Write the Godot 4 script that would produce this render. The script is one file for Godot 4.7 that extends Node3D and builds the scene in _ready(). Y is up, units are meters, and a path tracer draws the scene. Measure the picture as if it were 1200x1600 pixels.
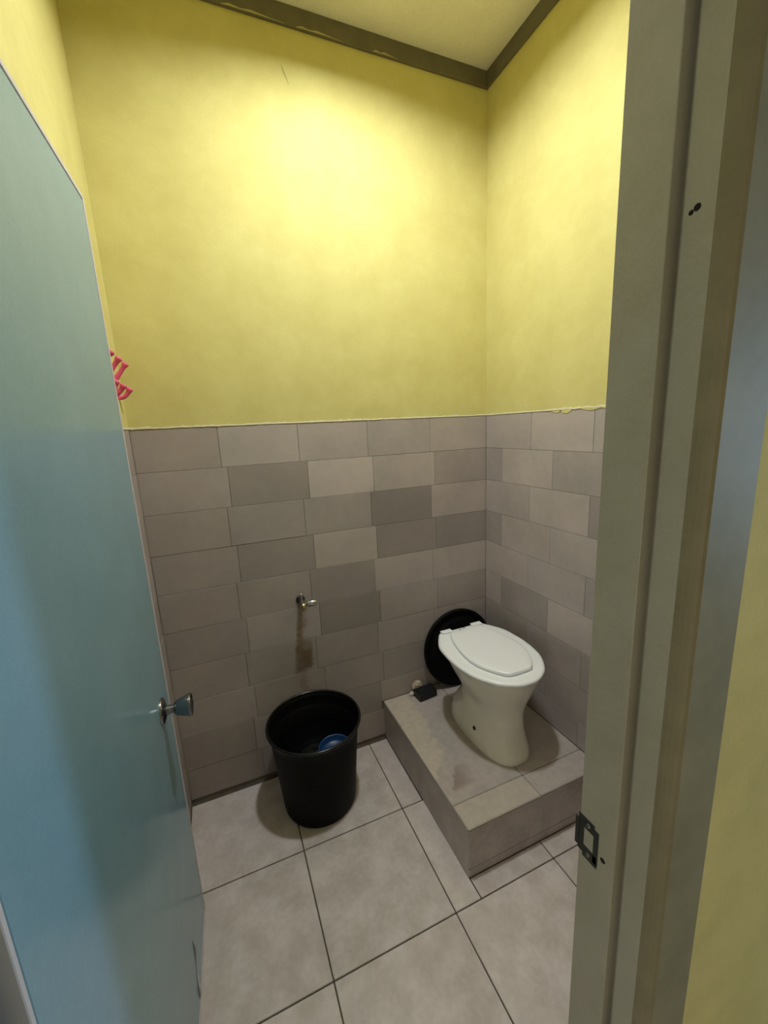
extends Node3D
# A small tiled toilet room seen through its open doorway.
# x runs along the back wall to the right, z towards the camera, y up; metres.

const ZB := -0.3956    # face of the back wall
const XR := 1.0934     # face of the right wall
const XL := -0.3915    # face of the left wall
const ZF := 0.83       # inner face of the wall with the doorway
const ZO := 0.962      # outer face of that wall
const H1 := 1.5447     # top of the wall tiles
const H2 := 2.853      # underside of the ceiling trim
const HC := 2.912      # ceiling
const PX := 0.4926     # platform: left face, front face, top
const PZ := 0.333
const PH := 0.1994
const HX0 := -1.5      # outer room
const HX1 := 3.6
const HZ1 := 3.6
const LAMP := Vector3(0.39, 2.874, 0.17)

var M := {}
var rng := RandomNumberGenerator.new()

# ------------------------------------------------------------------ helpers
func S() -> SurfaceTool:
	var st := SurfaceTool.new()
	st.begin(Mesh.PRIMITIVE_TRIANGLES)
	st.set_smooth_group(-1)
	return st

func face(st: SurfaceTool, pts: Array, centre: Vector3, uvf = null, col = null) -> void:
	# a flat convex polygon, wound so that its front looks away from centre
	var a: Vector3 = pts[0]
	var n := Vector3.ZERO
	for i in range(1, pts.size() - 1):
		n += ((pts[i] as Vector3) - a).cross((pts[i + 1] as Vector3) - a)
	if n.length() < 1e-12:
		return
	var mid := Vector3.ZERO
	for q in pts:
		mid += q
	mid /= pts.size()
	var order := pts.duplicate()
	if n.dot(mid - centre) > 0:
		order.reverse()
	n = n.normalized() * (1.0 if n.dot(mid - centre) > 0 else -1.0)
	for i in range(1, order.size() - 1):
		for k in [0, i, i + 1]:
			st.set_normal(n)
			if col != null:
				st.set_color(col)
			if uvf != null:
				st.set_uv(uvf.call(order[k]))
			st.add_vertex(order[k])

func chamfer_box(st: SurfaceTool, lo: Vector3, hi: Vector3, b: float, uvf = null, col = null) -> void:
	var c := (lo + hi) * 0.5
	var h := (hi - lo) * 0.5
	b = minf(b, minf(h.x, minf(h.y, h.z)) * 0.9)
	var pt := func(sx: float, sy: float, sz: float, ax: int) -> Vector3:
		var v := Vector3(sx * (h.x - b), sy * (h.y - b), sz * (h.z - b))
		v[ax] += [sx, sy, sz][ax] * b
		return c + v
	for ax in 3:
		for s in [-1.0, 1.0]:
			var q := []
			for k in [[-1, -1], [1, -1], [1, 1], [-1, 1]]:
				var sg := [0.0, 0.0, 0.0]
				sg[ax] = s
				sg[(ax + 1) % 3] = float(k[0])
				sg[(ax + 2) % 3] = float(k[1])
				q.append(pt.call(sg[0], sg[1], sg[2], ax))
			face(st, q, c, uvf, col)
	for ax in 3:      # edges along ax
		var u := (ax + 1) % 3
		var w := (ax + 2) % 3
		for su in [-1.0, 1.0]:
			for sw in [-1.0, 1.0]:
				var q := []
				for k in [[-1.0, u], [1.0, u], [1.0, w], [-1.0, w]]:
					var sg := [0.0, 0.0, 0.0]
					sg[ax] = k[0]
					sg[u] = su
					sg[w] = sw
					q.append(pt.call(sg[0], sg[1], sg[2], k[1]))
				face(st, q, c, uvf, col)
	for sx in [-1.0, 1.0]:
		for sy in [-1.0, 1.0]:
			for sz in [-1.0, 1.0]:
				face(st, [pt.call(sx, sy, sz, 0), pt.call(sx, sy, sz, 1), pt.call(sx, sy, sz, 2)], c, uvf, col)

func rings(st: SurfaceTool, rows: Array, closed := true, cap0 := false, cap1 := false, inside := false) -> void:
	# smooth skin over a stack of equal rings of points; welds and smooth normals come from index + generate_normals
	var n: int = rows[0].size()
	var m := n if closed else n - 1
	for i in rows.size() - 1:
		for j in m:
			var a: Vector3 = rows[i][j]
			var b: Vector3 = rows[i][(j + 1) % n]
			var c: Vector3 = rows[i + 1][(j + 1) % n]
			var d: Vector3 = rows[i + 1][j]
			var t := [a, b, c, a, c, d] if not inside else [a, c, b, a, d, c]
			for q in t:
				st.set_smooth_group(0)
				st.add_vertex(q)
	for e in [[cap0, 0, false], [cap1, rows.size() - 1, true]]:
		if e[0]:
			var r: Array = rows[e[1]]
			var mid := Vector3.ZERO
			for q in r:
				mid += q
			mid /= n
			for j in n:
				var t2 := [mid, r[j], r[(j + 1) % n]]
				if e[2] == inside:
					t2.reverse()
				for q in t2:
					st.set_smooth_group(1 + int(e[1] > 0))
					st.add_vertex(q)

func ring(r: float, y: float, n := 48) -> Array:
	var q := []
	for j in n:
		var a := TAU * j / n
		q.append(Vector3(cos(a) * r, y, sin(a) * r))
	return q

func lathe(st: SurfaceTool, prof: Array, n := 48, xf := Transform3D.IDENTITY, cap0 := false, cap1 := false) -> void:
	var rows := []
	for q in prof:
		var r := ring(q[0], q[1], n)
		for j in n:
			r[j] = xf * (r[j] as Vector3)
		rows.append(r)
	rings(st, rows, true, cap0, cap1)

func along(dir: Vector3, at: Vector3) -> Transform3D:
	# local +y -> dir
	var y := dir.normalized()
	var x := y.cross(Vector3(0.31, 0.2, 0.93)).normalized()
	return Transform3D(Basis(x, y, x.cross(y)), at)

func tube(st: SurfaceTool, path: Array, radii: Array, n := 14) -> void:
	var rows := []
	var ref := Vector3(0.0, 0.0, 1.0)
	for i in path.size():
		var a: Vector3 = path[maxi(i - 1, 0)]
		var b: Vector3 = path[mini(i + 1, path.size() - 1)]
		var t := (b - a).normalized()
		var x := t.cross(ref).normalized()
		var z := x.cross(t).normalized()
		var r := []
		for j in n:
			var an := TAU * j / n
			r.append((path[i] as Vector3) + (x * cos(an) + z * sin(an)) * float(radii[i]))
		rows.append(r)
	rings(st, rows, true, true, true)

func obj(called: String, st: SurfaceTool, m: Material, parent: Node = self, smooth := false) -> MeshInstance3D:
	if smooth:
		st.index()
		st.generate_normals()
	var o := MeshInstance3D.new()
	o.name = called
	o.mesh = st.commit()
	o.material_override = m
	o.cast_shadow = GeometryInstance3D.SHADOW_CASTING_SETTING_ON
	parent.add_child(o, true)
	return o

func thing(called: String, at: Vector3, label: String, category: String, group := "") -> Node3D:
	var o := Node3D.new()
	o.name = called
	add_child(o, true)
	o.position = at
	o.set_meta("label", label)
	o.set_meta("category", category)
	if group != "":
		o.set_meta("group", group)
	return o

func structure(called: String, label := "") -> Node3D:
	var o := Node3D.new()
	o.name = called
	add_child(o, true)
	o.set_meta("kind", "structure")
	if label != "":
		o.set_meta("label", label)
		o.set_meta("category", called.split("_")[0])
	return o

func block(called: String, lo: Vector3, hi: Vector3, m: Material, parent: Node, b := 0.002, uvf = null, col = null) -> MeshInstance3D:
	var st := S()
	chamfer_box(st, lo, hi, b, uvf, col)
	return obj(called, st, m, parent)

func spline(pts: Array, per := 6) -> Array:
	# Catmull-Rom through Vector2 points
	var out := []
	for i in pts.size() - 1:
		var p0: Vector2 = pts[maxi(i - 1, 0)]
		var p1: Vector2 = pts[i]
		var p2: Vector2 = pts[i + 1]
		var p3: Vector2 = pts[mini(i + 2, pts.size() - 1)]
		for k in per:
			out.append(p1.cubic_interpolate(p2, p0, p3, float(k) / per))
	out.append(pts[pts.size() - 1])
	return out

# ------------------------------------------------------------------ materials
func mat(col: Color, rough := 0.6, tex: Texture2D = null, triplanar := 0.0) -> StandardMaterial3D:
	var m := StandardMaterial3D.new()
	m.albedo_color = col
	m.roughness = rough
	if tex:
		m.albedo_texture = tex
		if triplanar > 0:
			m.uv1_triplanar = true
			m.uv1_world_triplanar = true
			m.uv1_scale = Vector3.ONE * triplanar
	return m

func noise(seed_: int, freq: float, oct := 4) -> FastNoiseLite:
	var n := FastNoiseLite.new()
	n.seed = seed_
	n.frequency = freq
	n.noise_type = FastNoiseLite.TYPE_SIMPLEX_SMOOTH
	n.fractal_octaves = oct
	return n

func mottle(size: int, seed_: int, coarse: float, fine: float, tint_a: Color, tint_b: Color, amount := 1.0, grain := 0.03) -> ImageTexture:
	# seamless mottling between two tints plus a fine grain
	var im := Image.create(size, size, false, Image.FORMAT_RGB8)
	var a := noise(seed_, coarse, 3).get_seamless_image(size, size, false, false, 0.2, false)
	var b := noise(seed_ + 7, fine, 3).get_seamless_image(size, size, false, false, 0.2, false)
	var r := RandomNumberGenerator.new()
	r.seed = seed_
	for y in size:
		for x in size:
			var t := clampf(0.5 + (a.get_pixel(x, y).r - 0.5) * 1.2 * amount + (b.get_pixel(x, y).r - 0.5) * 0.5 * amount, 0.0, 1.0)
			var c := tint_a.lerp(tint_b, t)
			var g := 1.0 + (r.randf() - 0.5) * grain * 2.0
			im.set_pixel(x, y, Color(c.r * g, c.g * g, c.b * g))
	im.generate_mipmaps()
	return ImageTexture.create_from_image(im)

func soft_box(x: float, y: float, x0: float, x1: float, y0: float, y1: float, e: float) -> float:
	return smoothstep(x0 - e, x0 + e, x) * (1.0 - smoothstep(x1 - e, x1 + e, x)) * smoothstep(y0 - e, y0 + e, y) * (1.0 - smoothstep(y1 - e, y1 + e, y))

func tap_wall_texture() -> ImageTexture:
	# wall tile glaze over the whole back wall, with the rust run under the tap; u = x over 1.5 m, v = height over 1.55 m
	var n := 768
	var im := Image.create(n, n, false, Image.FORMAT_RGB8)
	var na := noise(11, 3.0, 3)
	var nb := noise(12, 22.0, 3)
	for j in n:
		for i in n:
			var x := -0.4 + 1.5 * (i + 0.5) / n
			var y := 1.55 * (1.0 - (j + 0.5) / n)
			var w := na.get_noise_2d(x, y)
			var f := nb.get_noise_2d(x, y)
			var c := Color(0.93 + 0.05 * w, 0.925 + 0.045 * w, 0.92 + 0.04 * w)
			c = c * (1.0 + 0.02 * f)
			var jx := x + 0.012 * f + 0.008 * nb.get_noise_2d(y * 2.0, 3.0)
			var s := 0.0
			s = maxf(s, 0.75 * soft_box(jx, y, 0.120, 0.152, 0.67, 0.79, 0.008))
			s = maxf(s, 0.65 * soft_box(jx, y, 0.114, 0.134, 0.585, 0.70, 0.007))
			s = maxf(s, 0.70 * soft_box(jx, y, 0.100, 0.133, 0.47, 0.60, 0.006))
			s = maxf(s, 0.85 * soft_box(jx, y, 0.104, 0.166, 0.478, 0.565, 0.004))
			s = maxf(s, 0.45 * soft_box(jx, y, 0.106, 0.136, 0.30, 0.48, 0.010))
			s *= 0.85 + 0.5 * f
			c = c.lerp(Color(0.62, 0.46, 0.36), clampf(s, 0.0, 1.0) * 0.55)
			im.set_pixel(i, j, Color(clampf(c.r, 0, 1), clampf(c.g, 0, 1), clampf(c.b, 0, 1)))
	im.generate_mipmaps()
	return ImageTexture.create_from_image(im)

func platform_texture() -> ImageTexture:
	# worn top of the platform: pale film at the left, pinkish cement smear with an outline; u = x from PX over 0.61, v = z from ZB over 0.74
	var n := 512
	var im := Image.create(n, n, false, Image.FORMAT_RGB8)
	var na := noise(31, 5.0, 4)
	var nb := noise(32, 26.0, 3)
	for j in n:
		for i in n:
			var x := PX + 0.61 * (i + 0.5) / n
			var z := ZB + 0.74 * (j + 0.5) / n
			var w := na.get_noise_2d(x, z)
			var f := nb.get_noise_2d(x, z)
			var c := Color(0.82 + 0.05 * w, 0.795 + 0.04 * w, 0.775 + 0.04 * w) * (1.0 + 0.04 * f)
			# pale limescale along the left side and on the front strip
			var edge := 0.60 + 0.03 * w + 0.015 * f - 0.14 * smoothstep(-0.05, 0.2, z)
			var pale := 1.0 - smoothstep(edge - 0.012, edge + 0.012, x)
			pale = maxf(pale, 0.7 * smoothstep(0.232, 0.238, z) * (1.0 - smoothstep(0.78, 0.82, x)))
			c = c.lerp(Color(0.90, 0.87, 0.80) * (1.0 + 0.05 * f), pale * 0.75)
			# darker smear, pointed towards the front edge
			var tx := (x - 0.505) / 0.15
			var tz := (z - 0.085) / 0.115
			if tx > 0.0 and tz > 0.0 and tz < 1.0:
				var d := smoothstep(0.0, 0.12, tx - 0.55 * (1.0 - tz) + 0.1 * f) * (1.0 - smoothstep(0.35, 1.0, tx)) * smoothstep(0.0, 0.12, tz) * (1.0 - smoothstep(0.75, 1.0, tz))
				c = c.lerp(Color(0.58, 0.52, 0.48), d * 0.6)
			im.set_pixel(i, j, Color(clampf(c.r, 0, 1), clampf(c.g, 0, 1), clampf(c.b, 0, 1)))
	im.generate_mipmaps()
	return ImageTexture.create_from_image(im)

func make_materials() -> void:
	M.yellow = mat(Color8(212, 203, 132), 0.9, mottle(512, 3, 0.012, 0.05, Color(0.95, 0.94, 0.90), Color(1.0, 1.0, 1.0), 1.0, 0.012), 0.7)
	M.hall_yellow = mat(Color8(214, 197, 130), 0.9, mottle(256, 5, 0.012, 0.05, Color(0.9, 0.9, 0.88), Color(1, 1, 1), 1.0, 0.015), 0.8)
	M.ceiling = mat(Color8(240, 233, 214), 0.8, mottle(256, 8, 0.01, 0.06, Color(0.96, 0.96, 0.95), Color(1, 1, 1), 1.0, 0.02), 1.2)
	M.trim = mat(Color8(112, 104, 82), 0.55, mottle(256, 9, 0.012, 0.05, Color(0.86, 0.86, 0.86), Color(1, 1, 1), 1.0, 0.03), 2.0)
	M.casing = mat(Color8(140, 132, 106), 0.6, mottle(256, 19, 0.012, 0.05, Color(0.88, 0.88, 0.86), Color(1, 1, 1), 1.0, 0.02), 2.0)
	M.plaster = mat(Color8(214, 207, 172), 0.9)
	M.frame = mat(Color8(172, 170, 156), 0.45, mottle(256, 10, 0.01, 0.05, Color(0.92, 0.91, 0.88), Color(1, 1, 1), 1.0, 0.02), 1.5)
	M.tile_back = mat(Color8(202, 191, 187), 0.5, tap_wall_texture())
	M.tile_back.vertex_color_use_as_albedo = true
	M.tile = mat(Color8(202, 191, 187), 0.5, mottle(256, 14, 0.01, 0.06, Color(0.88, 0.88, 0.87), Color(0.97, 0.965, 0.96), 1.0, 0.012), 1.6)
	M.tile.vertex_color_use_as_albedo = true
	M.grout = mat(Color8(118, 110, 102), 0.9)
	M.floor_tile = mat(Color8(217, 206, 201), 0.45, mottle(512, 21, 0.012, 0.06, Color(0.88, 0.87, 0.85), Color(1, 1, 1), 1.2, 0.02), 1.3)
	M.floor_tile.vertex_color_use_as_albedo = true
	M.floor_grout = mat(Color8(96, 85, 74), 0.95, mottle(128, 22, 0.03, 0.1, Color(0.75, 0.75, 0.75), Color(1, 1, 1), 1.2, 0.06), 6.0)
	M.platform_top = mat(Color8(208, 202, 198), 0.6, platform_texture())
	M.platform_side = mat(Color8(184, 173, 168), 0.5, mottle(256, 24, 0.012, 0.06, Color(0.86, 0.86, 0.85), Color(1, 1, 1), 1.2, 0.03), 2.5)
	M.porcelain = mat(Color8(226, 222, 208), 0.12, mottle(256, 41, 0.008, 0.05, Color(0.93, 0.925, 0.90), Color(1, 1, 1), 1.0, 0.008), 2.0)
	M.seat = mat(Color8(236, 238, 238), 0.28)
	M.black = mat(Color8(11, 10, 9), 0.55, mottle(128, 43, 0.02, 0.08, Color(0.75, 0.75, 0.75), Color(1, 1, 1), 1.0, 0.05), 4.0)
	M.black.metallic_specular = 0.25
	M.black_rim = mat(Color8(12, 12, 12), 0.22)
	M.black_matt = mat(Color8(8, 8, 9), 0.6)
	M.black_matt.metallic_specular = 0.25
	M.navy = mat(Color8(16, 17, 21), 0.5)
	M.blue = mat(Color8(16, 54, 100), 0.35)
	M.chrome = mat(Color8(196, 198, 202), 0.2)
	M.knob = mat(Color8(138, 140, 146), 0.22)
	M.knob.metallic = 1.0
	M.chrome.metallic = 1.0
	M.steel = mat(Color8(120, 118, 112), 0.35)
	M.steel.metallic = 0.9
	M.brass = mat(Color8(176, 160, 122), 0.25)
	M.brass.metallic = 1.0
	M.old_metal = mat(Color8(66, 66, 64), 0.45)
	M.old_metal.metallic = 0.8
	M.hole = mat(Color8(22, 18, 14), 0.9)
	M.pink = mat(Color8(226, 92, 134), 0.3)
	M.door = mat(Color8(128, 163, 182), 0.2, mottle(512, 51, 0.008, 0.09, Color(0.94, 0.95, 0.95), Color(1, 1, 1), 1.0, 0.02), 1.2)
	M.door_edge = mat(Color8(196, 190, 196), 0.5)
	M.door_groove = mat(Color8(52, 60, 62), 0.7)
	M.wrapper = mat(Color8(196, 180, 152), 0.6)
	M.white_bit = mat(Color8(214, 206, 190), 0.8)
	M.water = mat(Color8(6, 8, 9), 0.03)
	M.white_plastic = mat(Color8(232, 232, 228), 0.4)
	M.lens = mat(Color8(255, 255, 255), 0.5)
	M.lens.emission_enabled = true
	M.lens.emission = Color(1.0, 0.98, 0.93)
	M.lens.emission_energy_multiplier = 3.0
	M.glass = mat(Color(0.9, 0.95, 1.0, 0.12), 0.03)
	M.glass.transparency = BaseMaterial3D.TRANSPARENCY_ALPHA
	M.scuff = mat(Color8(168, 160, 100), 0.9)
	M.smear = mat(Color8(176, 166, 112), 0.9)

# ------------------------------------------------------------------ camera and light
func camera_and_light() -> void:
	var cam := Camera3D.new()
	cam.name = "camera"
	cam.position = Vector3(-0.1374, 1.5109, 1.2751)
	cam.rotation = Vector3(-0.20354, -0.38665, -0.04761)
	cam.fov = rad_to_deg(2.0 * atan(800.0 / 641.6))
	cam.near = 0.02
	cam.current = true
	add_child(cam)
	var we := WorldEnvironment.new()
	we.name = "environment"
	var env := Environment.new()
	env.background_mode = Environment.BG_SKY
	var sky := Sky.new()
	var sm := ProceduralSkyMaterial.new()
	sm.sky_top_color = Color(0.42, 0.58, 0.82)
	sm.sky_horizon_color = Color(0.75, 0.82, 0.90)
	sm.ground_bottom_color = Color(0.3, 0.29, 0.27)
	sm.ground_horizon_color = Color(0.6, 0.62, 0.64)
	sky.sky_material = sm
	env.sky = sky
	env.ambient_light_source = Environment.AMBIENT_SOURCE_DISABLED
	env.tonemap_mode = Environment.TONE_MAPPER_LINEAR
	env.tonemap_exposure = 1.0
	env.sdfgi_enabled = true
	env.ssao_enabled = true
	env.ssil_enabled = true
	we.environment = env
	add_child(we)
	# the lamp on the toilet ceiling
	var l := AreaLight3D.new()
	l.name = "ceiling_lamp_light"
	l.area_size = Vector2(0.10, 0.10)
	l.light_color = Color(0.97, 0.985, 1.0)
	l.light_energy = 2.08
	l.area_range = 8.0
	l.shadow_enabled = true
	l.position = LAMP + Vector3(0, -0.012, 0)
	l.rotation_degrees.x = -90
	add_child(l)
	# daylight from the narrow window of the outer room
	var d := AreaLight3D.new()
	d.name = "window_daylight"
	d.area_size = Vector2(0.24, 1.3)
	d.light_color = Color(0.72, 0.87, 1.0)
	d.light_energy = 4.2
	d.area_range = 10.0
	d.shadow_enabled = true
	d.position = Vector3(HX1 - 0.02, 1.35, 2.08)
	d.rotation_degrees.y = 90
	add_child(d)

	# daylight from the wider window on the other side of the outer room
	var e := AreaLight3D.new()
	e.name = "window_daylight"
	e.area_size = Vector2(0.9, 0.9)
	e.light_color = Color(1.0, 0.95, 0.88)
	e.light_energy = 1.25
	e.area_range = 10.0
	e.shadow_enabled = true
	e.position = Vector3(HX0 + 0.02, 1.0, 2.3)
	e.rotation_degrees.y = -90
	add_child(e, true)

# ------------------------------------------------------------------ room shell
func tone(t: float) -> Color:
	var w := rng.randf_range(-0.012, 0.012)
	var v := pow(t, 1.6) * 0.86
	return Color(clampf(v * (1.0 + w), 0, 1), clampf(v, 0, 1), clampf(v * (1.0 - w), 0, 1))

func wall_tiles(parent: Node3D, axis: String, joints: Array, tones: Array, m: Material, plane: float, inward: float, lo_limit: Callable) -> void:
	# axis "x": wall in the xy plane at z = plane; axis "z": wall in the zy plane at x = plane
	var g := 0.0007
	var th := 0.008
	var ph := H1 / 10.0
	var uvf = null
	if m == M.tile_back:
		uvf = func(p: Vector3) -> Vector2: return Vector2((p.x + 0.4) / 1.5, 1.0 - p.y / 1.55)
	for r in 10:
		var js: Array = joints[r % joints.size()]
		var y1 := H1 - r * ph - g
		var y0 := H1 - (r + 1) * ph + g
		if r == 9:
			y0 = 0.014
		for c in js.size() - 1:
			var a: float = js[c] + g
			var b: float = js[c + 1] - g
			var yy0: float = maxf(y0, lo_limit.call(a, b))
			if yy0 > y1 - 0.01:
				continue
			var t := 0.9 + rng.randf_range(-0.05, 0.05)
			if r < tones.size() and c < tones[r].size():
				t = tones[r][c]
			var proud := rng.randf_range(-0.0005, 0.0005)
			var st := S()
			var f := plane + proud * inward
			var bk := plane - th * inward
			if axis == "x":
				chamfer_box(st, Vector3(a, yy0, minf(f, bk)), Vector3(b, y1, maxf(f, bk)), 0.0006, uvf, tone(t))
			else:
				chamfer_box(st, Vector3(minf(f, bk), yy0, a), Vector3(maxf(f, bk), y1, b), 0.0006, uvf, tone(t))
			obj("tile", st, m, parent)

func paint_edge(parent: Node3D, axis: String, a: float, b: float, plane: float, inward: float, seed_: int) -> void:
	# the ragged line of bare plaster where the yellow paint stops above the tiles
	var st := S()
	var n := noise(seed_, 9.0, 4)
	var k := int((b - a) / 0.012)
	for i in k:
		var q := []
		var top := []
		for e in [0, 1]:
			var s := lerpf(a, b, float(i + e) / k)
			var up := 0.003 + 0.009 * maxf(0.0, n.get_noise_1d(s * 10.0) + 0.1)
			var dn := 0.001 + 0.005 * maxf(0.0, n.get_noise_1d(s * 14.0 + 50.0) - 0.1)
			var f := 0.0022 + 0.0012 * n.get_noise_1d(s * 40.0)
			for z in [[H1 - dn, f], [H1 + up, f * 0.4], [H1 + up, -0.004], [H1 - dn, -0.004]]:
				var p := Vector3(s, z[0], plane + z[1] * inward) if axis == "x" else Vector3(plane + z[1] * inward, z[0], s)
				if e == 0:
					q.append(p)
				else:
					top.append(p)
		var mid := Vector3.ZERO
		for p in q + top:
			mid += p
		mid /= 8.0
		for e in 4:
			face(st, [q[e], q[(e + 1) % 4], top[(e + 1) % 4], top[e]], mid)
	obj("bare_plaster_edge", st, M.plaster, parent)

func shell() -> void:
	rng.seed = 77
	var low := func(_a: float, _b: float) -> float: return 0.0
	# back wall
	var wb := structure("wall_back")
	block("upper_wall", Vector3(XL - 0.12, H1, ZB - 0.13), Vector3(XR + 0.12, HC + 0.02, ZB + 0.0005), M.yellow, wb, 0.001)
	block("grout_bed", Vector3(XL - 0.12, -0.05, ZB - 0.13), Vector3(XR + 0.12, H1 - 0.0005, ZB - 0.0022), M.grout, wb, 0.001)
	var ja := [XL, -0.109, 0.187, 0.483, 0.786, XR]
	var jb := [XL, -0.090, 0.2156, 0.502, 0.807, XR]
	wall_tiles(wb, "x", [ja, jb], [
		[0.92, 1.02, 0.98, 0.94, 0.97],
		[0.96, 0.83, 1.13, 0.99, 0.88],
		[0.93, 0.91, 0.91, 0.74, 0.97],
		[0.92, 0.83, 1.03, 0.79, 0.78],
		[0.92, 0.90, 0.83, 1.00, 0.99],
		[0.88, 0.95, 0.76, 0.92, 0.88]], M.tile_back, ZB, 1.0, func(_a: float, b: float) -> float: return PH if b > PX + 0.02 and _a > PX - 0.1 else 0.0)
	paint_edge(wb, "x", XL, XR, ZB, 1.0, 5)
	# right wall
	var wr := structure("wall_right")
	block("upper_wall", Vector3(XR - 0.0005, H1, ZB - 0.12), Vector3(XR + 0.13, HC + 0.02, ZF + 0.10), M.yellow, wr, 0.001)
	block("grout_bed", Vector3(XR + 0.0022, -0.05, ZB - 0.12), Vector3(XR + 0.13, H1 - 0.0005, ZF + 0.10), M.grout, wr, 0.001)
	var ra := [ZB, -0.090, 0.216, 0.520, ZF]
	var rb := [ZB, -0.273, 0.034, 0.340, 0.645, ZF]
	wall_tiles(wr, "z", [ra, rb], [
		[0.98, 1.03, 0.97, 0.9],
		[0.90, 1.03, 0.91, 0.95, 0.9],
		[0.97, 1.03, 0.84, 0.9],
		[0.86, 1.01, 1.0, 0.9, 0.9],
		[1.00, 0.98, 0.9, 0.9],
		[0.97, 0.84, 1.0, 0.9, 0.9]], M.tile, XR, -1.0, func(a: float, _b: float) -> float: return PH if a < PZ - 0.02 else 0.0)
	paint_edge(wr, "z", ZB, ZF, XR, -1.0, 6)
	# left wall, mostly behind the open door
	var wl := structure("wall_left")
	block("upper_wall", Vector3(XL - 0.13, H1, ZB - 0.12), Vector3(XL + 0.0005, HC + 0.02, ZF + 0.10), M.yellow, wl, 0.001)
	block("grout_bed", Vector3(XL - 0.13, -0.05, ZB - 0.12), Vector3(XL - 0.0022, H1 - 0.0005, ZF + 0.10), M.grout, wl, 0.001)
	wall_tiles(wl, "z", [[ZB, -0.12, 0.186, 0.49, 0.83], [ZB, -0.27, 0.034, 0.34, 0.645, ZF]], [], M.tile, XL, 1.0, low)
	paint_edge(wl, "z", ZB, ZF, XL, 1.0, 7)
	# wall with the doorway: yellow on the outer side, tiles inside
	var wf := structure("wall_front")
	var ox0 := -0.43
	var ox1 := 0.445
	for e in [[ox1, XR + 0.13], [XL - 0.13, ox0]]:
		block("upper_wall", Vector3(e[0], H1, ZF - 0.0005), Vector3(e[1], HC + 0.02, ZO - 0.045), M.yellow, wf, 0.001)
		block("grout_bed", Vector3(e[0], -0.05, ZF + 0.0022), Vector3(e[1], H1 - 0.0005, ZO - 0.045), M.grout, wf, 0.001)
	block("upper_wall", Vector3(ox0, 2.115, ZF - 0.0005), Vector3(ox1, HC + 0.02, ZO - 0.045), M.yellow, wf, 0.001)
	block("outer_render", Vector3(ox1, -0.05, ZO - 0.045), Vector3(HX1, HC + 0.02, ZO), M.hall_yellow, wf, 0.001)
	block("outer_render", Vector3(HX0, -0.05, ZO - 0.045), Vector3(ox0, HC + 0.02, ZO), M.hall_yellow, wf, 0.001)
	block("outer_render", Vector3(ox0, 2.115, ZO - 0.045), Vector3(ox1, HC + 0.02, ZO), M.hall_yellow, wf, 0.001)
	wall_tiles(wf, "x", [[0.52, 0.80, XR], [0.52, 0.66, 0.96, XR]], [], M.tile, ZF, -1.0, low)
	# ceiling
	var ce := structure("ceiling")
	block("ceiling_board", Vector3(XL - 0.13, HC, ZB - 0.13), Vector3(XR + 0.13, HC + 0.06, ZF + 0.12), M.ceiling, ce, 0.001)
	# painted timber trim under the ceiling
	var t := structure("trim_1")
	block("trim_board", Vector3(XL, H2, ZB), Vector3(XR, HC, ZB + 0.012), M.trim, t, 0.0015)
	t = structure("trim_2")
	block("trim_board", Vector3(XR - 0.012, H2 + 0.001, ZB + 0.0125), Vector3(XR, HC, ZF), M.trim, t, 0.0015)
	t = structure("trim_3")
	block("trim_board", Vector3(XL, H2 + 0.001, ZB + 0.0125), Vector3(XL + 0.012, HC, ZF), M.trim, t, 0.0015)
	t = structure("trim_4")
	block("trim_board", Vector3(XL + 0.0125, H2, ZF - 0.012), Vector3(XR - 0.0125, HC, ZF), M.trim, t, 0.0015)
	floor_tiles()

func floor_tiles() -> void:
	var fl := structure("floor")
	block("grout_bed", Vector3(XL - 0.13, -0.06, ZB - 0.13), Vector3(XR + 0.13, -0.004, ZF + 0.14), M.floor_grout, fl, 0.001)
	var g := 0.0019
	var zb := ZB + 0.016
	var pieces := []
	for zr in [[zb, 0.0], [0.0, 0.4], [0.4, 0.8], [0.8, 0.965]]:
		pieces.append([XL, 0.0, zr[0], zr[1]])
		pieces.append([0.0, 0.4, zr[0], zr[1]])
		if zr[0] > 0.3:
			pieces.append([0.4, 0.8, zr[0], zr[1]])
			pieces.append([0.8, XR, zr[0], zr[1]])
	pieces.append([0.4, PX, zb, 0.0])
	pieces.append([0.4, PX + 0.004, 0.0, 0.4])
	pieces.append([PX + 0.004, 0.8, PZ - 0.001, 0.4])
	pieces.append([0.8, XR, PZ - 0.001, 0.4])
	for p in pieces:
		var v := rng.randf_range(0.90, 1.0)
		var w := rng.randf_range(-0.012, 0.012)
		block("tile", Vector3(p[0] + g, -0.012, p[2] + g), Vector3(p[1] - g, rng.randf_range(-0.0008, 0.0002), p[3] - g), M.floor_tile, fl, 0.0018, null, Color(v * (1 + w), v, v * (1 - w)).clamp())

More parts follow.
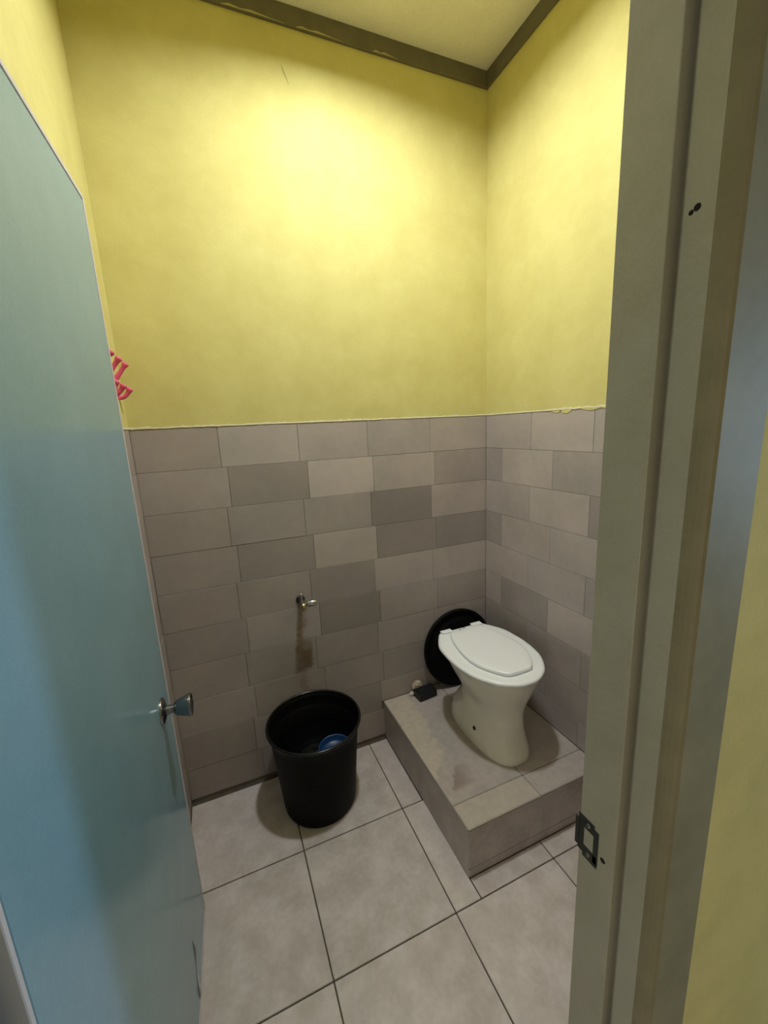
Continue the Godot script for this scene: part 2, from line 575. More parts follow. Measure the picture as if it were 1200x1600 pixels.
func outer_room() -> void:
	var f := structure("floor_hall")
	block("slab", Vector3(HX0, -0.07, 0.965), Vector3(HX1, -0.001, HZ1), M.floor_tile, f, 0.001, null, Color(0.8, 0.78, 0.75))
	var c := structure("ceiling_hall")
	block("ceiling_board", Vector3(HX0 - 0.1, HC, ZO - 0.045), Vector3(HX1 + 0.1, HC + 0.06, HZ1 + 0.1), M.ceiling, c, 0.001)
	var w := structure("wall_hall_rear")
	block("render", Vector3(HX0 - 0.1, -0.06, HZ1), Vector3(HX1 + 0.1, HC + 0.03, HZ1 + 0.1), M.hall_yellow, w, 0.001)
	w = structure("wall_hall_left")
	block("render", Vector3(HX0 - 0.1, -0.06, ZO - 0.05), Vector3(HX0, HC + 0.03, 1.82), M.hall_yellow, w, 0.001)
	block("render", Vector3(HX0 - 0.1, -0.06, 2.78), Vector3(HX0, HC + 0.03, HZ1 + 0.05), M.hall_yellow, w, 0.001)
	block("render", Vector3(HX0 - 0.1, -0.06, 1.82), Vector3(HX0, 0.52, 2.78), M.hall_yellow, w, 0.001)
	block("render", Vector3(HX0 - 0.1, 1.48, 1.82), Vector3(HX0, HC + 0.03, 2.78), M.hall_yellow, w, 0.001)
	w = structure("window_2")
	block("window_frame", Vector3(HX0 - 0.07, 0.52, 1.82), Vector3(HX0 - 0.02, 1.48, 1.85), M.frame, w, 0.002)
	block("window_frame", Vector3(HX0 - 0.07, 0.52, 2.75), Vector3(HX0 - 0.02, 1.48, 2.78), M.frame, w, 0.002)
	block("window_frame", Vector3(HX0 - 0.07, 0.52, 1.85), Vector3(HX0 - 0.02, 0.55, 2.75), M.frame, w, 0.002)
	block("window_frame", Vector3(HX0 - 0.07, 1.45, 1.85), Vector3(HX0 - 0.02, 1.48, 2.75), M.frame, w, 0.002)
	block("pane", Vector3(HX0 - 0.047, 0.55, 1.85), Vector3(HX0 - 0.043, 1.45, 2.75), M.glass, w, 0.0005)
	w = structure("wall_hall_right")
	var z0 := 1.95
	var z1 := 2.21
	block("render", Vector3(HX1, -0.06, ZO - 0.05), Vector3(HX1 + 0.1, HC + 0.03, z0), M.hall_yellow, w, 0.001)
	block("render", Vector3(HX1, -0.06, z1), Vector3(HX1 + 0.1, HC + 0.03, HZ1 + 0.05), M.hall_yellow, w, 0.001)
	block("render", Vector3(HX1, -0.06, z0), Vector3(HX1 + 0.1, 0.68, z1), M.hall_yellow, w, 0.001)
	block("render", Vector3(HX1, 2.02, z0), Vector3(HX1 + 0.1, HC + 0.03, z1), M.hall_yellow, w, 0.001)
	w = structure("window_1")
	block("window_frame", Vector3(HX1 + 0.02, 0.68, z0), Vector3(HX1 + 0.07, 2.02, z0 + 0.015), M.frame, w, 0.002)
	block("window_frame", Vector3(HX1 + 0.02, 0.68, z1 - 0.015), Vector3(HX1 + 0.07, 2.02, z1), M.frame, w, 0.002)
	block("window_frame", Vector3(HX1 + 0.02, 0.68, z0 + 0.015), Vector3(HX1 + 0.07, 0.70, z1 - 0.015), M.frame, w, 0.002)
	block("window_frame", Vector3(HX1 + 0.02, 2.00, z0 + 0.015), Vector3(HX1 + 0.07, 2.02, z1 - 0.015), M.frame, w, 0.002)
	block("pane", Vector3(HX1 + 0.042, 0.70, z0 + 0.015), Vector3(HX1 + 0.046, 2.00, z1 - 0.015), M.glass, w, 0.0005)

func extrude_profile(st: SurfaceTool, prof: Array, y0: float, y1: float) -> void:
	# closed polygon of Vector2(x, z), flat sides with soft shading where points are dense
	var n := prof.size()
	var mid := Vector2.ZERO
	for p in prof:
		mid += p
	mid /= n
	for i in n:
		var a: Vector2 = prof[i]
		var b: Vector2 = prof[(i + 1) % n]
		var e := b - a
		var nn := Vector2(e.y, -e.x)
		var c := (a + b) * 0.5
		# outward side for a counter-clockwise or clockwise list: use signed area
		var sgn := -1.0 if signed_area(prof) > 0 else 1.0
		var inside := c - nn.normalized() * 0.01 * -sgn
		face(st, [Vector3(a.x, y0, a.y), Vector3(b.x, y0, b.y), Vector3(b.x, y1, b.y), Vector3(a.x, y1, a.y)], Vector3(inside.x, (y0 + y1) * 0.5, inside.y))
	var idx := Geometry2D.triangulate_polygon(PackedVector2Array(prof))
	for k in range(0, idx.size(), 3):
		for y in [y0, y1]:
			var t := []
			for q in 3:
				var v: Vector2 = prof[idx[k + q]]
				t.append(Vector3(v.x, y, v.y))
			face(st, t, Vector3(mid.x, (y0 + y1) * 0.5, mid.y))

func signed_area(p: Array) -> float:
	var s := 0.0
	for i in p.size():
		s += (p[i] as Vector2).cross(p[(i + 1) % p.size()])
	return s

func door_and_frame() -> void:
	var fr := structure("trim_5")
	# right jamb: two steps, a chamfer between them, a rounded outer corner, then the flat front
	var jr := [Vector2(0.402, 0.829), Vector2(0.4005, 0.8305), Vector2(0.4005, 0.899), Vector2(0.4015, 0.900), Vector2(0.4245, 0.900), Vector2(0.4245, 0.909), Vector2(0.4130, 0.909), Vector2(0.412, 0.911),
		Vector2(0.412, 0.946), Vector2(0.446, 0.946), Vector2(0.446, 0.829)]
	var st := S()
	extrude_profile(st, jr, 0.0, 2.115)
	obj("jamb", st, M.frame, fr)
	st = S()
	extrude_profile(st, [Vector2(0.4121, 0.9462), Vector2(0.4123, 0.952), Vector2(0.4135, 0.959), Vector2(0.4155, 0.965), Vector2(0.4185, 0.969), Vector2(0.423, 0.971), Vector2(0.512, 0.971), Vector2(0.514, 0.969), Vector2(0.514, 0.962), Vector2(0.4465, 0.962), Vector2(0.4465, 0.9462)], 0.0, 2.115)
	obj("casing", st, M.casing, fr)
	st = S()
	var jl := [Vector2(-0.396, 0.829), Vector2(-0.395, 0.8305), Vector2(-0.395, 0.884), Vector2(-0.374, 0.886), Vector2(-0.372, 0.889), Vector2(-0.372, 0.955),
		Vector2(-0.3735, 0.962), Vector2(-0.3765, 0.967), Vector2(-0.382, 0.970), Vector2(-0.472, 0.970), Vector2(-0.474, 0.968), Vector2(-0.474, 0.9605), Vector2(-0.431, 0.9605), Vector2(-0.431, 0.829)]
	extrude_profile(st, jl, 0.0, 2.115)
	obj("jamb", st, M.frame, fr)
	block("head", Vector3(-0.394, 2.075, 0.83), Vector3(0.400, 2.114, 0.885), M.frame, fr, 0.001)
	block("head", Vector3(-0.371, 2.06, 0.886), Vector3(0.411, 2.114, 0.9605), M.frame, fr, 0.002)
	block("head", Vector3(-0.474, 2.1155, 0.9606), Vector3(0.514, 2.20, 0.970), M.frame, fr, 0.002)
	# strike plate on the jamb, with its opening, lip and screws
	var sp := Node3D.new()
	sp.name = "strike_plate"
	sp.set_meta("label", "worn dark metal strike plate")
	fr.add_child(sp)
	var sx := 0.3992
	st = S()
	chamfer_box(st, Vector3(sx, 0.735, 0.827), Vector3(0.4012, 0.812, 0.839), 0.0006)
	chamfer_box(st, Vector3(sx, 0.735, 0.859), Vector3(0.4012, 0.805, 0.869), 0.0006)
	chamfer_box(st, Vector3(sx, 0.790, 0.838), Vector3(0.4012, 0.812, 0.860), 0.0006)
	chamfer_box(st, Vector3(sx, 0.728, 0.838), Vector3(0.4012, 0.752, 0.868), 0.0006)
	obj("plate", st, M.old_metal, sp)
	st = S()
	chamfer_box(st, Vector3(0.3975, 0.742, 0.8215), Vector3(0.4005, 0.802, 0.8285), 0.0012)
	obj("lip", st, M.old_metal, sp)
	for q in [[0.801, 0.848], [0.740, 0.850]]:
		st = S()
		lathe(st, [[0.0045, 0.0], [0.0042, 0.0012], [0.0001, 0.0018]], 14, along(Vector3.LEFT, Vector3(sx, q[0], q[1])))
		obj("screw", st, M.steel, sp, true)
	st = S()
	lathe(st, [[0.005, 0.0], [0.0045, 0.0006], [0.0001, 0.0008]], 12, along(Vector3.LEFT, Vector3(0.4004, 0.760, 0.879)))
	obj("screw_hole", st, M.hole, sp, true)
	# old screw hole higher up on the second step
	st = S()
	lathe(st, [[0.0042, 0.0], [0.0036, 0.0006], [0.0001, 0.0008]], 12, along(Vector3.LEFT, Vector3(0.4120, 1.742, 0.926)))
	lathe(st, [[0.0030, 0.0], [0.0026, 0.0006], [0.0001, 0.0008]], 12, along(Vector3.LEFT, Vector3(0.4120, 1.739, 0.9195)))
	obj("screw_hole", st, M.hole, fr, true)

	# the door leaf, swung open against the left wall; local: x across the thickness (face at 0), z from the free edge to the hinge
	var dr := structure("door_1")
	dr.position = Vector3(-0.3346, 0.0, 0.06)
	dr.rotation.y = -0.035
	var y0 := 0.012
	var y1 := 2.05
	var w := 0.812
	block("leaf", Vector3(-0.026, y0 + 0.013, 0.011), Vector3(0.0, y1 - 0.013, w - 0.010), M.door, dr, 0.001)
	block("leaf_groove", Vector3(-0.025, y0 + 0.006, 0.006), Vector3(-0.0015, y1 - 0.006, w - 0.006), M.door_groove, dr, 0.0005)
	block("edge_band", Vector3(-0.027, y0, 0.0), Vector3(0.001, y1, 0.0090), M.door_edge, dr, 0.001)
	block("edge_band", Vector3(-0.027, y0, w - 0.0075), Vector3(0.001, y1, w), M.door_edge, dr, 0.001)
	block("edge_band", Vector3(-0.027, y1 - 0.0108, 0.0091), Vector3(0.001, y1, w - 0.0076), M.door_edge, dr, 0.001)
	block("edge_band", Vector3(-0.027, y0, 0.0091), Vector3(0.001, y0 + 0.0075, w - 0.0076), M.door_edge, dr, 0.001)
	# chrome knob
	var kb := Node3D.new()
	kb.name = "door_knob"
	kb.set_meta("label", "chrome door knob")
	dr.add_child(kb)
	kb.position = Vector3(0.0, 0.812, 0.107)
	var ax := along(Vector3.RIGHT, Vector3.ZERO)
	st = S()
	lathe(st, [[0.034, 0.0], [0.034, 0.003], [0.031, 0.006], [0.022, 0.009], [0.014, 0.0115], [0.0125, 0.012]], 40, ax, true, true)
	obj("rosette", st, M.knob, kb, true)
	st = S()
	lathe(st, [[0.012, 0.011], [0.0115, 0.02], [0.0105, 0.026], [0.0115, 0.031], [0.013, 0.033]], 28, ax)
	obj("neck", st, M.knob, kb, true)
	st = S()
	lathe(st, [[0.012, 0.030], [0.0165, 0.031], [0.0195, 0.036], [0.0245, 0.050], [0.0285, 0.064], [0.0295, 0.069], [0.0285, 0.0715], [0.0255, 0.0720], [0.0235, 0.0695], [0.0001, 0.069]], 40, ax)
	obj("knob", st, M.knob, kb, true)
	# hinges
	for y in [0.25, 1.05, 1.85]:
		st = S()
		lathe(st, [[0.0055, -0.05], [0.006, -0.048], [0.006, 0.048], [0.0055, 0.05]], 14, Transform3D(Basis.IDENTITY, Vector3(-0.030, y, w + 0.004)), true, true)
		obj("hinge", st, M.steel, dr, true)
	# sliver of protective film peeling off near the free edge at the foot
	st = S()
	var rows := []
	for i in 9:
		var y := 0.03 + 0.02 * i
		var c := 0.235 + 0.008 * sin(i * 0.9) - 0.010 * i * 0.35
		var hw := 0.009 * (1.0 - i / 9.5)
		rows.append([Vector3(0.0008, y, c - hw), Vector3(0.004 + 0.002 * sin(i * 1.3), y, c), Vector3(0.0008, y, c + hw), Vector3(0.0004, y, c)])
	rings(st, rows, true, true, true)
	obj("peeling_film", st, M.door_edge, dr, true)

# ------------------------------------------------------------------ things
func platform() -> void:
	var p := thing("toilet_platform", Vector3.ZERO, "low tiled concrete platform in the corner carrying the white toilet", "platform")
	var o := 0.007
	block("core", Vector3(PX + o, -0.004, ZB - 0.002), Vector3(XR + 0.002, PH - o, PZ - o), M.grout, p, 0.001)
	var uvf := func(q: Vector3) -> Vector2: return Vector2((q.x - PX) / 0.61, (q.z - ZB) / 0.74)
	var g := 0.0006
	for e in [[PX, 0.80, ZB, 0.235], [0.80, XR, ZB, 0.235], [PX, 0.80, 0.235, PZ], [0.80, XR, 0.235, PZ]]:
		var st := S()
		chamfer_box(st, Vector3(e[0] + (0.0 if e[0] == PX else g), PH - o, e[2] + g), Vector3(e[1] - g, PH + rng.randf_range(-0.0006, 0.0006), e[3] - (0.0 if e[3] == PZ else g)), 0.0035, uvf)
		obj("top_tile", st, M.platform_top, p)
	block("front_tile", Vector3(PX, 0.034, PZ - o), Vector3(XR - 0.001, PH - o - 0.0004, PZ), M.platform_side, p, 0.003)
	block("front_tile", Vector3(PX, 0.0, PZ - o), Vector3(XR - 0.001, 0.0332, PZ - 0.0005), M.platform_side, p, 0.001)
	block("side_tile", Vector3(PX, 0.0, ZB + g), Vector3(PX + o, PH - o - 0.0004, PZ - o - 0.0004), M.platform_side, p, 0.0025)

func superellipse(cx: float, zb: float, zf: float, hw: float, y: float, p := 2.4, n := 64, wide := 0.5) -> Array:
	# egg-shaped ring: widest at fraction "wide" of its length from the back
	var q := []
	var zc := lerpf(zb, zf, wide)
	for j in n:
		var a := TAU * j / n
		var c := cos(a)
		var s := sin(a)
		var x := signf(c) * pow(absf(c), 2.0 / p) * hw
		var z := signf(s) * pow(absf(s), 2.0 / p)
		q.append(Vector3(cx + x, y, zc + z * ((zf - zc) if s > 0 else (zc - zb))))
	return q

func outline_ring(half: Array, cx: float, y: float, inset: float) -> Array:
	# symmetric outline from spline points (z, half width), inset by moving along the normals
	var sp := spline(half, 5)
	var pts := []
	for v in sp:
		pts.append(Vector2(cx + v.y, v.x))
	for i in range(sp.size() - 2, 0, -1):
		pts.append(Vector2(cx - sp[i].y, sp[i].x))
	if sp[0].y > 0.001:
		pts.append(Vector2(cx - sp[0].y, sp[0].x))
	var n := pts.size()
	var q := []
	for i in n:
		var mid := Vector2(cx, 0.0)      # insets shrink about the middle, so that the corners never cross
		var v: Vector2 = mid + ((pts[i] as Vector2) - mid) * (1.0 - inset / 0.14)
		q.append(Vector3(v.x, y, v.y))
	return q

func toilet() -> void:
	var cx := 0.826
	var t := thing("toilet", Vector3(cx, PH, 0.0), "white ceramic toilet bowl with closed plastic seat, standing on the platform", "toilet")
	var st := S()
	# height, z back, z front, half width, exponent, widest
	var sec := [
		[0.000, -0.221, 0.194, 0.102, 2.8, 0.45], [0.012, -0.223, 0.197, 0.104, 2.8, 0.45], [0.030, -0.222, 0.195, 0.104, 2.7, 0.45],
		[0.055, -0.217, 0.186, 0.103, 2.6, 0.46], [0.085, -0.205, 0.175, 0.100, 2.5, 0.47], [0.120, -0.184, 0.168, 0.096, 2.4, 0.49],
		[0.155, -0.160, 0.166, 0.093, 2.3, 0.50], [0.185, -0.146, 0.167, 0.094, 2.3, 0.51], [0.215, -0.146, 0.172, 0.102, 2.3, 0.51],
		[0.250, -0.157, 0.183, 0.118, 2.3, 0.51], [0.285, -0.176, 0.197, 0.137, 2.2, 0.51], [0.315, -0.192, 0.209, 0.151, 2.2, 0.5],
		[0.340, -0.204, 0.219, 0.161, 2.2, 0.5], [0.356, -0.208, 0.223, 0.165, 2.2, 0.5], [0.366, -0.208, 0.222, 0.165, 2.2, 0.5], [0.3705, -0.205, 0.219, 0.162, 2.2, 0.5]]
	var rows := []
	for s in sec:
		rows.append(superellipse(0.0, s[1], s[2], s[3], s[0], s[4], 72, s[5]))
	rings(st, rows, true, true, true)
	obj("bowl", st, M.porcelain, t, true)
	# bolt hole low on the side
	st = S()
	lathe(st, [[0.0085, 0.0], [0.0075, 0.0015], [0.0001, 0.002]], 18, along(Vector3(-1, 0.08, 0.05), Vector3(-0.1005, 0.077, 0.030)))
	obj("bolt_hole", st, M.hole, t, true)
	# seat ring under the lid
	var half := [Vector2(-0.226, 0.106), Vector2(-0.208, 0.124), Vector2(-0.13, 0.168), Vector2(-0.06, 0.179), Vector2(0.0, 0.181), Vector2(0.063, 0.174),
		Vector2(0.126, 0.155), Vector2(0.19, 0.112), Vector2(0.224, 0.066), Vector2(0.238, 0.030), Vector2(0.240, 0.0)]
	st = S()
	rows = []
	for e in [[0.3712, 0.010], [0.3714, 0.004], [0.374, 0.001], [0.379, 0.0], [0.384, 0.0015], [0.387, 0.005], [0.388, 0.010], [0.388, 0.030]]:
		rows.append(outline_ring(half, 0.0, e[0], e[1]))
	rings(st, rows, true, true, true)
	obj("seat", st, M.seat, t, true)
	var lid := [Vector2(-0.182, 0.074), Vector2(-0.176, 0.082), Vector2(-0.12, 0.105), Vector2(-0.06, 0.119), Vector2(0.0, 0.126), Vector2(0.05, 0.125), Vector2(0.10, 0.112),
		Vector2(0.15, 0.083), Vector2(0.177, 0.060), Vector2(0.184, 0.050), Vector2(0.187, 0.038), Vector2(0.189, 0.0)]
	st = S()
	rows = []
	for e in [[0.3884, 0.010], [0.3915, 0.009], [0.3918, 0.0], [0.4000, 0.0], [0.4025, 0.0015], [0.404, 0.005], [0.4055, 0.012], [0.407, 0.03], [0.4075, 0.045]]:
		rows.append(outline_ring(lid, 0.0, e[0], e[1]))
	rings(st, rows, true, true, true)
	obj("lid", st, M.seat, t, true)
	for s in [-1.0, 1.0]:
		st = S()
		chamfer_box(st, Vector3(s * 0.080 - 0.027, 0.3885, -0.226), Vector3(s * 0.080 + 0.027, 0.3950, -0.198), 0.0025)
		obj("hinge", st, M.seat, t)
	for q in [Vector3(-0.012, 0.3884, -0.205), Vector3(0.012, 0.3884, -0.212), Vector3(0.020, 0.3884, -0.197)]:
		st = S()
		lathe(st, [[0.0045, 0.0], [0.004, 0.0006], [0.0001, 0.0007]], 10, Transform3D(Basis.from_scale(Vector3(1.6, 1, 0.7)), q))
		obj("grey_scuff", st, M.steel, t, true)

func bucket() -> void:
	var at := Vector3(0.113, 0.0, -0.196)
	var b := thing("bucket", at, "tall black plastic bucket with rolled rim standing on the floor under the tap", "bucket")
	var st := S()
	lathe(st, [[0.0001, 0.004], [0.132, 0.004], [0.138, 0.0002], [0.143, 0.002], [0.1465, 0.010], [0.149, 0.03], [0.155, 0.10], [0.163, 0.20], [0.170, 0.28], [0.174, 0.32], [0.178, 0.342], [0.183, 0.355],
		[0.185, 0.361], [0.183, 0.365], [0.1785, 0.363], [0.176, 0.350], [0.1735, 0.317], [0.1705, 0.311], [0.167, 0.308], [0.160, 0.20], [0.152, 0.10], [0.145, 0.014], [0.0001, 0.012]], 72)
	obj("body", st, M.black, b, true)
	st = S()
	var rows := []
	var nk := noise(71, 1.0, 3)
	for k in 13:
		var a := TAU * k / 12.0
		var rr := []
		for j in 160:      # nicked, worn rim
			var an := TAU * j / 160
			var w := 0.0008 * nk.get_noise_2d(cos(an) * 14.0 + cos(a) * 1.5, sin(an) * 14.0 + sin(a) * 1.5)
			var rad := 0.184 + cos(a) * (0.0058 + w)
			rr.append(Vector3(cos(an) * rad, 0.369 - sin(a) * (0.0066 + w), sin(an) * rad))
		rows.append(rr)
	rings(st, rows)
	obj("rim", st, M.black_rim, b, true)
	# water
	st = S()
	lathe(st, [[0.1610, 0.246], [0.1615, 0.250], [0.0001, 0.250]], 72)
	var w := obj("water", st, M.water, self, true)
	w.position = at
	w.set_meta("label", "dark still water filling the black bucket")
	w.set_meta("category", "water")
	w.set_meta("kind", "stuff")
	# dipper floating in it
	var d := thing("dipper", Vector3(0.175, 0.2505, -0.128), "round blue plastic dipper floating in the black bucket", "dipper")
	st = S()
	lathe(st, [[0.0001, 0.0006], [0.050, 0.0006], [0.053, 0.002], [0.0565, 0.012], [0.060, 0.022], [0.0625, 0.026], [0.0645, 0.027], [0.065, 0.025], [0.0635, 0.0285], [0.0605, 0.0285], [0.058, 0.022], [0.054, 0.010], [0.049, 0.0045], [0.0001, 0.004]], 48)
	obj("cup", st, M.blue, d, true)
	var path := []
	var rad := []
	for k in 7:
		path.append(Vector3(-0.038 - 0.006 * k, 0.026 + 0.0015 * k, 0.048 + 0.003 * k))
		rad.append(0.007 if k > 0 else 0.009)
	st = S()
	tube(st, path, rad, 12)
	obj("handle", st, M.blue, d, true)

func behind_toilet() -> void:
	# round black lid leaning on the back wall
	var c := Vector3(0.905, PH + 0.001, -0.338)
	var l := thing("round_lid", c, "large round black plastic lid leaning on the wall behind the toilet", "lid")
	var r := 0.196
	var lean := 0.13
	var dir := Vector3(0, sin(lean), cos(lean))
	var up := Vector3(0, cos(lean), -sin(lean))
	var xf := along(dir, up * r + Vector3(0, 0.002, 0))
	var st := S()
	lathe(st, [[0.0001, -0.010], [r - 0.008, -0.010], [r - 0.002, -0.008], [r, -0.003], [r, 0.004], [r - 0.004, 0.008], [r - 0.012, 0.009], [r - 0.017, 0.006], [r - 0.020, 0.000], [r - 0.05, -0.002], [r - 0.055, 0.003], [r - 0.065, 0.004], [0.0001, 0.004]], 72, xf)
	obj("disc", st, M.black_matt, l, true)
	st = S()
	for k in 1:
		tube(st, [xf * Vector3(-0.03, 0.003, 0), xf * Vector3(-0.028, 0.014, 0), xf * Vector3(-0.015, 0.019, 0), xf * Vector3(0.015, 0.019, 0), xf * Vector3(0.028, 0.014, 0), xf * Vector3(0.03, 0.003, 0)], [0.006, 0.006, 0.006, 0.006, 0.006, 0.006], 10)
	obj("handle", st, M.black_matt, l, true)
	# flat black block beside it
	var b := thing("plastic_block", Vector3(0.694, PH + 0.001, -0.338), "small black rectangular plastic block lying beside the round black lid", "block")
	b.rotation.y = 0.10
	st = S()
	chamfer_box(st, Vector3(-0.050, 0.0, -0.030), Vector3(0.050, 0.036, 0.032), 0.003)
	obj("body", st, M.navy, b)
	st = S()
	chamfer_box(st, Vector3(-0.040, 0.0362, -0.022), Vector3(0.040, 0.039, 0.024), 0.0015)
	obj("raised_top", st, M.navy, b)
	# crumpled wrapper and a crumb of plaster against the wall
	crumple("crumpled_wrapper", Vector3(0.668, PH + 0.046, -0.375), Vector3(0.030, 0.026, 0.016), 61, M.wrapper, "crumpled beige plastic wrapper resting on the black block against the wall", "wrapper", 0.8)
	crumple("plaster_crumb", Vector3(0.634, PH + 0.011, -0.368), Vector3(0.012, 0.011, 0.010), 62, M.white_bit, "tiny pale crumb of plaster on the platform beside the black block", "crumb", 0.4)

func crumple(called: String, at: Vector3, size: Vector3, seed_: int, m: Material, label: String, category: String, amount: float) -> void:
	var st := S()
	var n := noise(seed_, 1.6, 3)
	var rows := []
	for i in 15:
		var th := PI * (i + 0.02) / 14.05
		var r := []
		for j in 22:
			var a := TAU * j / 22
			var d := Vector3(sin(th) * cos(a), -cos(th), sin(th) * sin(a))
			var k := 1.0 - amount * 0.45 * absf(n.get_noise_3dv(d * 1.4)) * 2.0
			r.append(d * k * size)
		rows.append(r)
	var flat := S()
	for i in rows.size() - 1:
		for j in 22:
			var q := [rows[i][j], rows[i][(j + 1) % 22], rows[i + 1][(j + 1) % 22], rows[i + 1][j]]
			face(flat, [q[0], q[1], q[2]], Vector3.ZERO)
			face(flat, [q[0], q[2], q[3]], Vector3.ZERO)
	var o := obj(called, flat, m)
	o.position = at
	o.set_meta("label", label)
	o.set_meta("category", category)

func tap() -> void:
	var at := Vector3(0.137, 0.806, ZB)
	var t := thing("water_tap", at, "small chrome and brass water tap on the tiled wall above the black bucket", "tap")
	var st := S()
	lathe(st, [[0.019, 0.0005], [0.019, 0.003], [0.014, 0.007], [0.010, 0.008]], 28, along(Vector3.BACK, Vector3.ZERO), true, true)
	obj("wall_flange", st, M.old_metal, t, true)
	st = S()
	lathe(st, [[0.009, 0.004], [0.009, 0.024], [0.0115, 0.026], [0.0115, 0.044], [0.009, 0.046], [0.009, 0.056]], 24, along(Vector3.BACK, Vector3.ZERO), true, true)
	obj("body", st, M.steel, t, true)
	st = S()
	tube(st, [Vector3(0, 0.0, 0.052), Vector3(0, -0.002, 0.062), Vector3(0, -0.008, 0.068), Vector3(0, -0.014, 0.069), Vector3(0, -0.020, 0.069)], [0.010, 0.011, 0.011, 0.0105, 0.011], 18)
	obj("spout", st, M.brass, t, true)
	st = S()
	lathe(st, [[0.007, 0.006], [0.007, 0.014], [0.0125, 0.016], [0.014, 0.018], [0.014, 0.052], [0.0125, 0.054]], 24, along(Vector3(1, 0.04, 0.1), Vector3(0, 0.0, 0.060)), true, true)
	obj("valve_barrel", st, M.chrome, t, true)
	st = S()
	tube(st, [Vector3(0, 0.008, 0.036), Vector3(0, 0.020, 0.036), Vector3(0, 0.030, 0.036)], [0.004, 0.0038, 0.004], 12)
	lathe(st, [[0.0001, 0.028], [0.005, 0.030], [0.007, 0.035], [0.005, 0.040], [0.0001, 0.0415]], 16, Transform3D(Basis.IDENTITY, Vector3(0, 0, 0.036)))
	obj("knob", st, M.chrome, t, true)

func hook_rack() -> void:
	var r := thing("hook_rack", Vector3(XL, 1.69, -0.15), "pink plastic double hooks in a row on the left wall beside the door edge", "hook rack")
	var st := S()
	chamfer_box(st, Vector3(0.0008, -0.012, -0.160), Vector3(0.004, 0.020, 0.20), 0.0018)
	obj("rail", st, M.pink, r)
	for k in 4:
		var z := -0.160 + 0.107 * k
		st = S()
		tube(st, [Vector3(0.003, 0.010, z), Vector3(0.010, 0.022, z), Vector3(0.020, 0.036, z), Vector3(0.028, 0.047, z), Vector3(0.032, 0.0525, z), Vector3(0.0355, 0.057, z), Vector3(0.037, 0.059, z)],
			[0.0072, 0.0070, 0.0066, 0.0070, 0.0098, 0.0102, 0.006], 14)
		tube(st, [Vector3(0.003, -0.048, z), Vector3(0.010, -0.0475, z), Vector3(0.018, -0.044, z), Vector3(0.025, -0.037, z), Vector3(0.030, -0.030, z), Vector3(0.0335, -0.0245, z), Vector3(0.036, -0.020, z), Vector3(0.037, -0.018, z)],
			[0.0066, 0.0066, 0.0066, 0.0066, 0.007, 0.0095, 0.0098, 0.006], 14)
		obj("hook", st, M.pink, r, true)
		block("hook_plate", Vector3(0.0006, -0.054, z - 0.004), Vector3(0.0038, 0.018, z + 0.012), M.pink, r, 0.001)

func lamp() -> void:
	var l := thing("ceiling_lamp", Vector3(LAMP.x, HC, LAMP.z), "round white ceiling lamp in the middle of the cream ceiling", "lamp")
	var st := S()
	lathe(st, [[0.0001, -0.0005], [0.092, -0.0005], [0.094, -0.006], [0.092, -0.066], [0.089, -0.070], [0.085, -0.070], [0.082, -0.066], [0.080, -0.032], [0.0001, -0.030]], 48)
	obj("housing", st, M.white_plastic, l, true)
	st = S()
	lathe(st, [[0.076, -0.0325], [0.074, -0.035], [0.0001, -0.036]], 48)
	obj("lens", st, M.lens, l, true)

func smear(called: String, parent: Node3D, pts: Array, widths: Array, axis: String, plane: float, inward: float, m: Material) -> void:
	# a thin dab of matter on a wall: pts are Vector2(along, height)
	var st := S()
	for i in pts.size() - 1:
		var q := []
		for e in [[i, -1.0], [i, 1.0], [i + 1, 1.0], [i + 1, -1.0]]:
			var d: Vector2 = ((pts[mini(e[0] + 1, pts.size() - 1)] as Vector2) - (pts[maxi(e[0] - 1, 0)] as Vector2)).normalized()
			var v: Vector2 = pts[e[0]] + Vector2(-d.y, d.x) * float(widths[e[0]]) * e[1]
			q.append(v)
		for h in [0.0008, -0.0004]:
			var w := []
			for v in q:
				w.append(Vector3(v.x, v.y, plane + h * inward) if axis == "x" else Vector3(plane + h * inward, v.y, v.x))
			var c := Vector3(0, 0, plane - inward * 0.1) if axis == "x" else Vector3(plane - inward * 0.1, 0, 0)
			face(st, w, Vector3(w[0].x, w[0].y, c.z) if axis == "x" else Vector3(c.x, w[0].y, w[0].z))
	obj(called, st, m, parent)

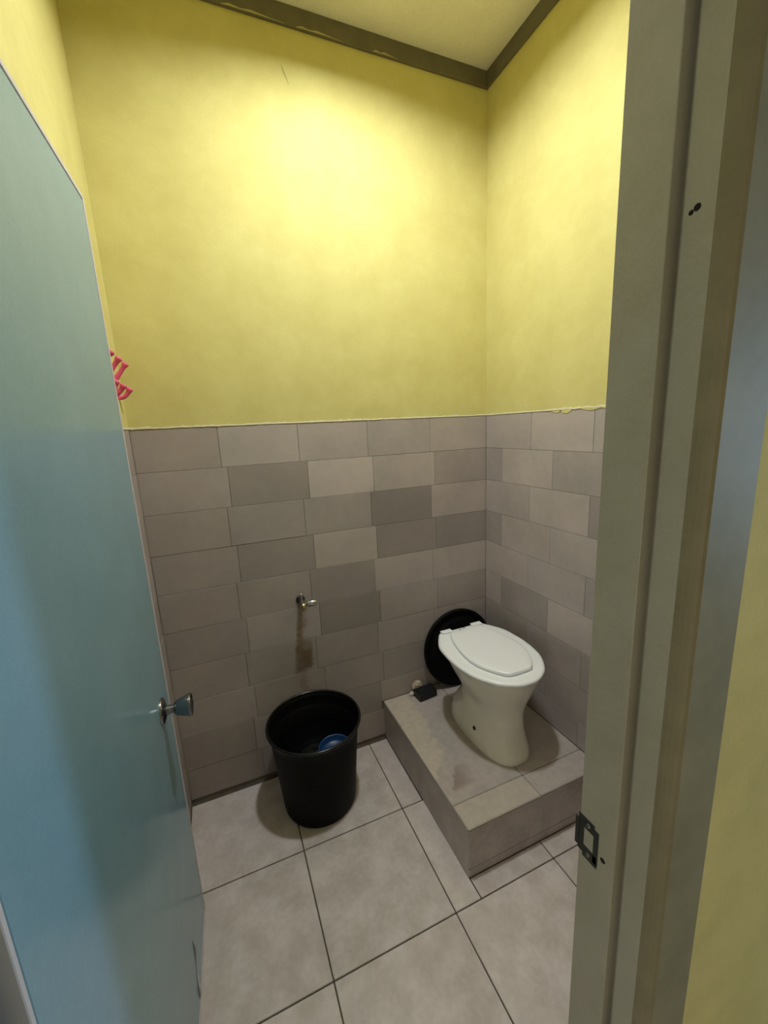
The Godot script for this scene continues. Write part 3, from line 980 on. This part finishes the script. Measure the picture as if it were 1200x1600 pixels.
func wall_marks() -> void:
	var wb: Node3D = get_node("wall_back")
	var wr: Node3D = get_node("wall_right")
	smear("scuff_mark", wb, [Vector2(0.240, 2.742), Vector2(0.247, 2.722), Vector2(0.254, 2.708), Vector2(0.262, 2.688)], [0.0008, 0.0034, 0.0024, 0.0006], "x", ZB + 0.0005, 1.0, M.scuff)
	# yellow paint that ran over the first tiles
	for e in [[0.02, 0.010, 0.05], [0.06, 0.014, 0.06], [0.16, 0.009, 0.08], [0.24, 0.006, 0.05]]:
		smear("paint_drip", wr, [Vector2(e[0], H1 - 0.002), Vector2(e[0] + e[2] * 0.3, H1 - e[1] * 0.5), Vector2(e[0] + e[2] * 0.6, H1 - e[1] * 0.6), Vector2(e[0] + e[2], H1 - 0.002)], [0.001, e[1] * 0.45, e[1] * 0.5, 0.001], "z", XR - 0.0006, -1.0, M.yellow)
	# brush strokes of wall paint on the lower edge of the trim
	var t: Node3D = get_node("trim_1")
	for e in [[0.06, 0.20], [0.30, 0.16], [0.58, 0.10], [-0.12, 0.12]]:
		smear("paint_smear", t, [Vector2(e[0], H2 + 0.001), Vector2(e[0] + e[1] * 0.12, H2 + 0.0045), Vector2(e[0] + e[1] * 0.3, H2 + 0.0025), Vector2(e[0] + e[1] * 0.45, H2 + 0.005), Vector2(e[0] + e[1] * 0.8, H2 + 0.002), Vector2(e[0] + e[1], H2 + 0.001)], [0.0006, 0.0034, 0.0015, 0.0036, 0.001, 0.0004], "x", ZB + 0.0121, 1.0, M.smear)

func _ready() -> void:
	camera_and_light()
	make_materials()
	shell()
	outer_room()
	door_and_frame()
	platform()
	toilet()
	bucket()
	behind_toilet()
	tap()
	hook_rack()
	lamp()
	wall_marks()
	var said := {
		"wall_back": ["yellow painted wall over grey tiles behind the bucket and toilet", "wall"],
		"wall_right": ["yellow painted wall over grey tiles to the right of the toilet", "wall"],
		"wall_left": ["yellow painted wall over grey tiles behind the open blue door", "wall"],
		"wall_front": ["yellow painted wall around the doorway", "wall"],
		"floor": ["pale square floor tiles with dark joints under the black bucket", "floor"],
		"ceiling": ["cream painted ceiling inside the grey timber trim", "ceiling"],
		"trim_1": ["grey timber trim under the ceiling, with paint smears, above the tap wall", "trim"],
		"trim_2": ["grey timber trim under the ceiling above the wall beside the toilet", "trim"],
		"trim_3": ["grey timber trim under the ceiling above the open door", "trim"],
		"trim_4": ["grey timber trim under the ceiling above the doorway", "trim"],
		"trim_5": ["grey painted timber door frame with a worn strike plate", "door frame"],
		"door_1": ["glossy pale blue door with chrome knob, opened against the wall", "door"],
		"floor_hall": ["pale floor of the room outside the doorway", "floor"],
		"ceiling_hall": ["cream ceiling of the room outside the doorway", "ceiling"],
		"wall_hall_rear": ["yellow rear wall of the room outside the doorway", "wall"],
		"wall_hall_left": ["yellow wall with the wide window outside the doorway", "wall"],
		"wall_hall_right": ["yellow wall with the narrow window outside the doorway", "wall"],
		"window_1": ["narrow tall window of the room outside the doorway", "window"],
		"window_2": ["wide low window of the room outside the doorway", "window"]}
	for k in said:
		var o: Node = get_node(NodePath(k))
		o.set_meta("label", said[k][0])
		o.set_meta("category", said[k][1])
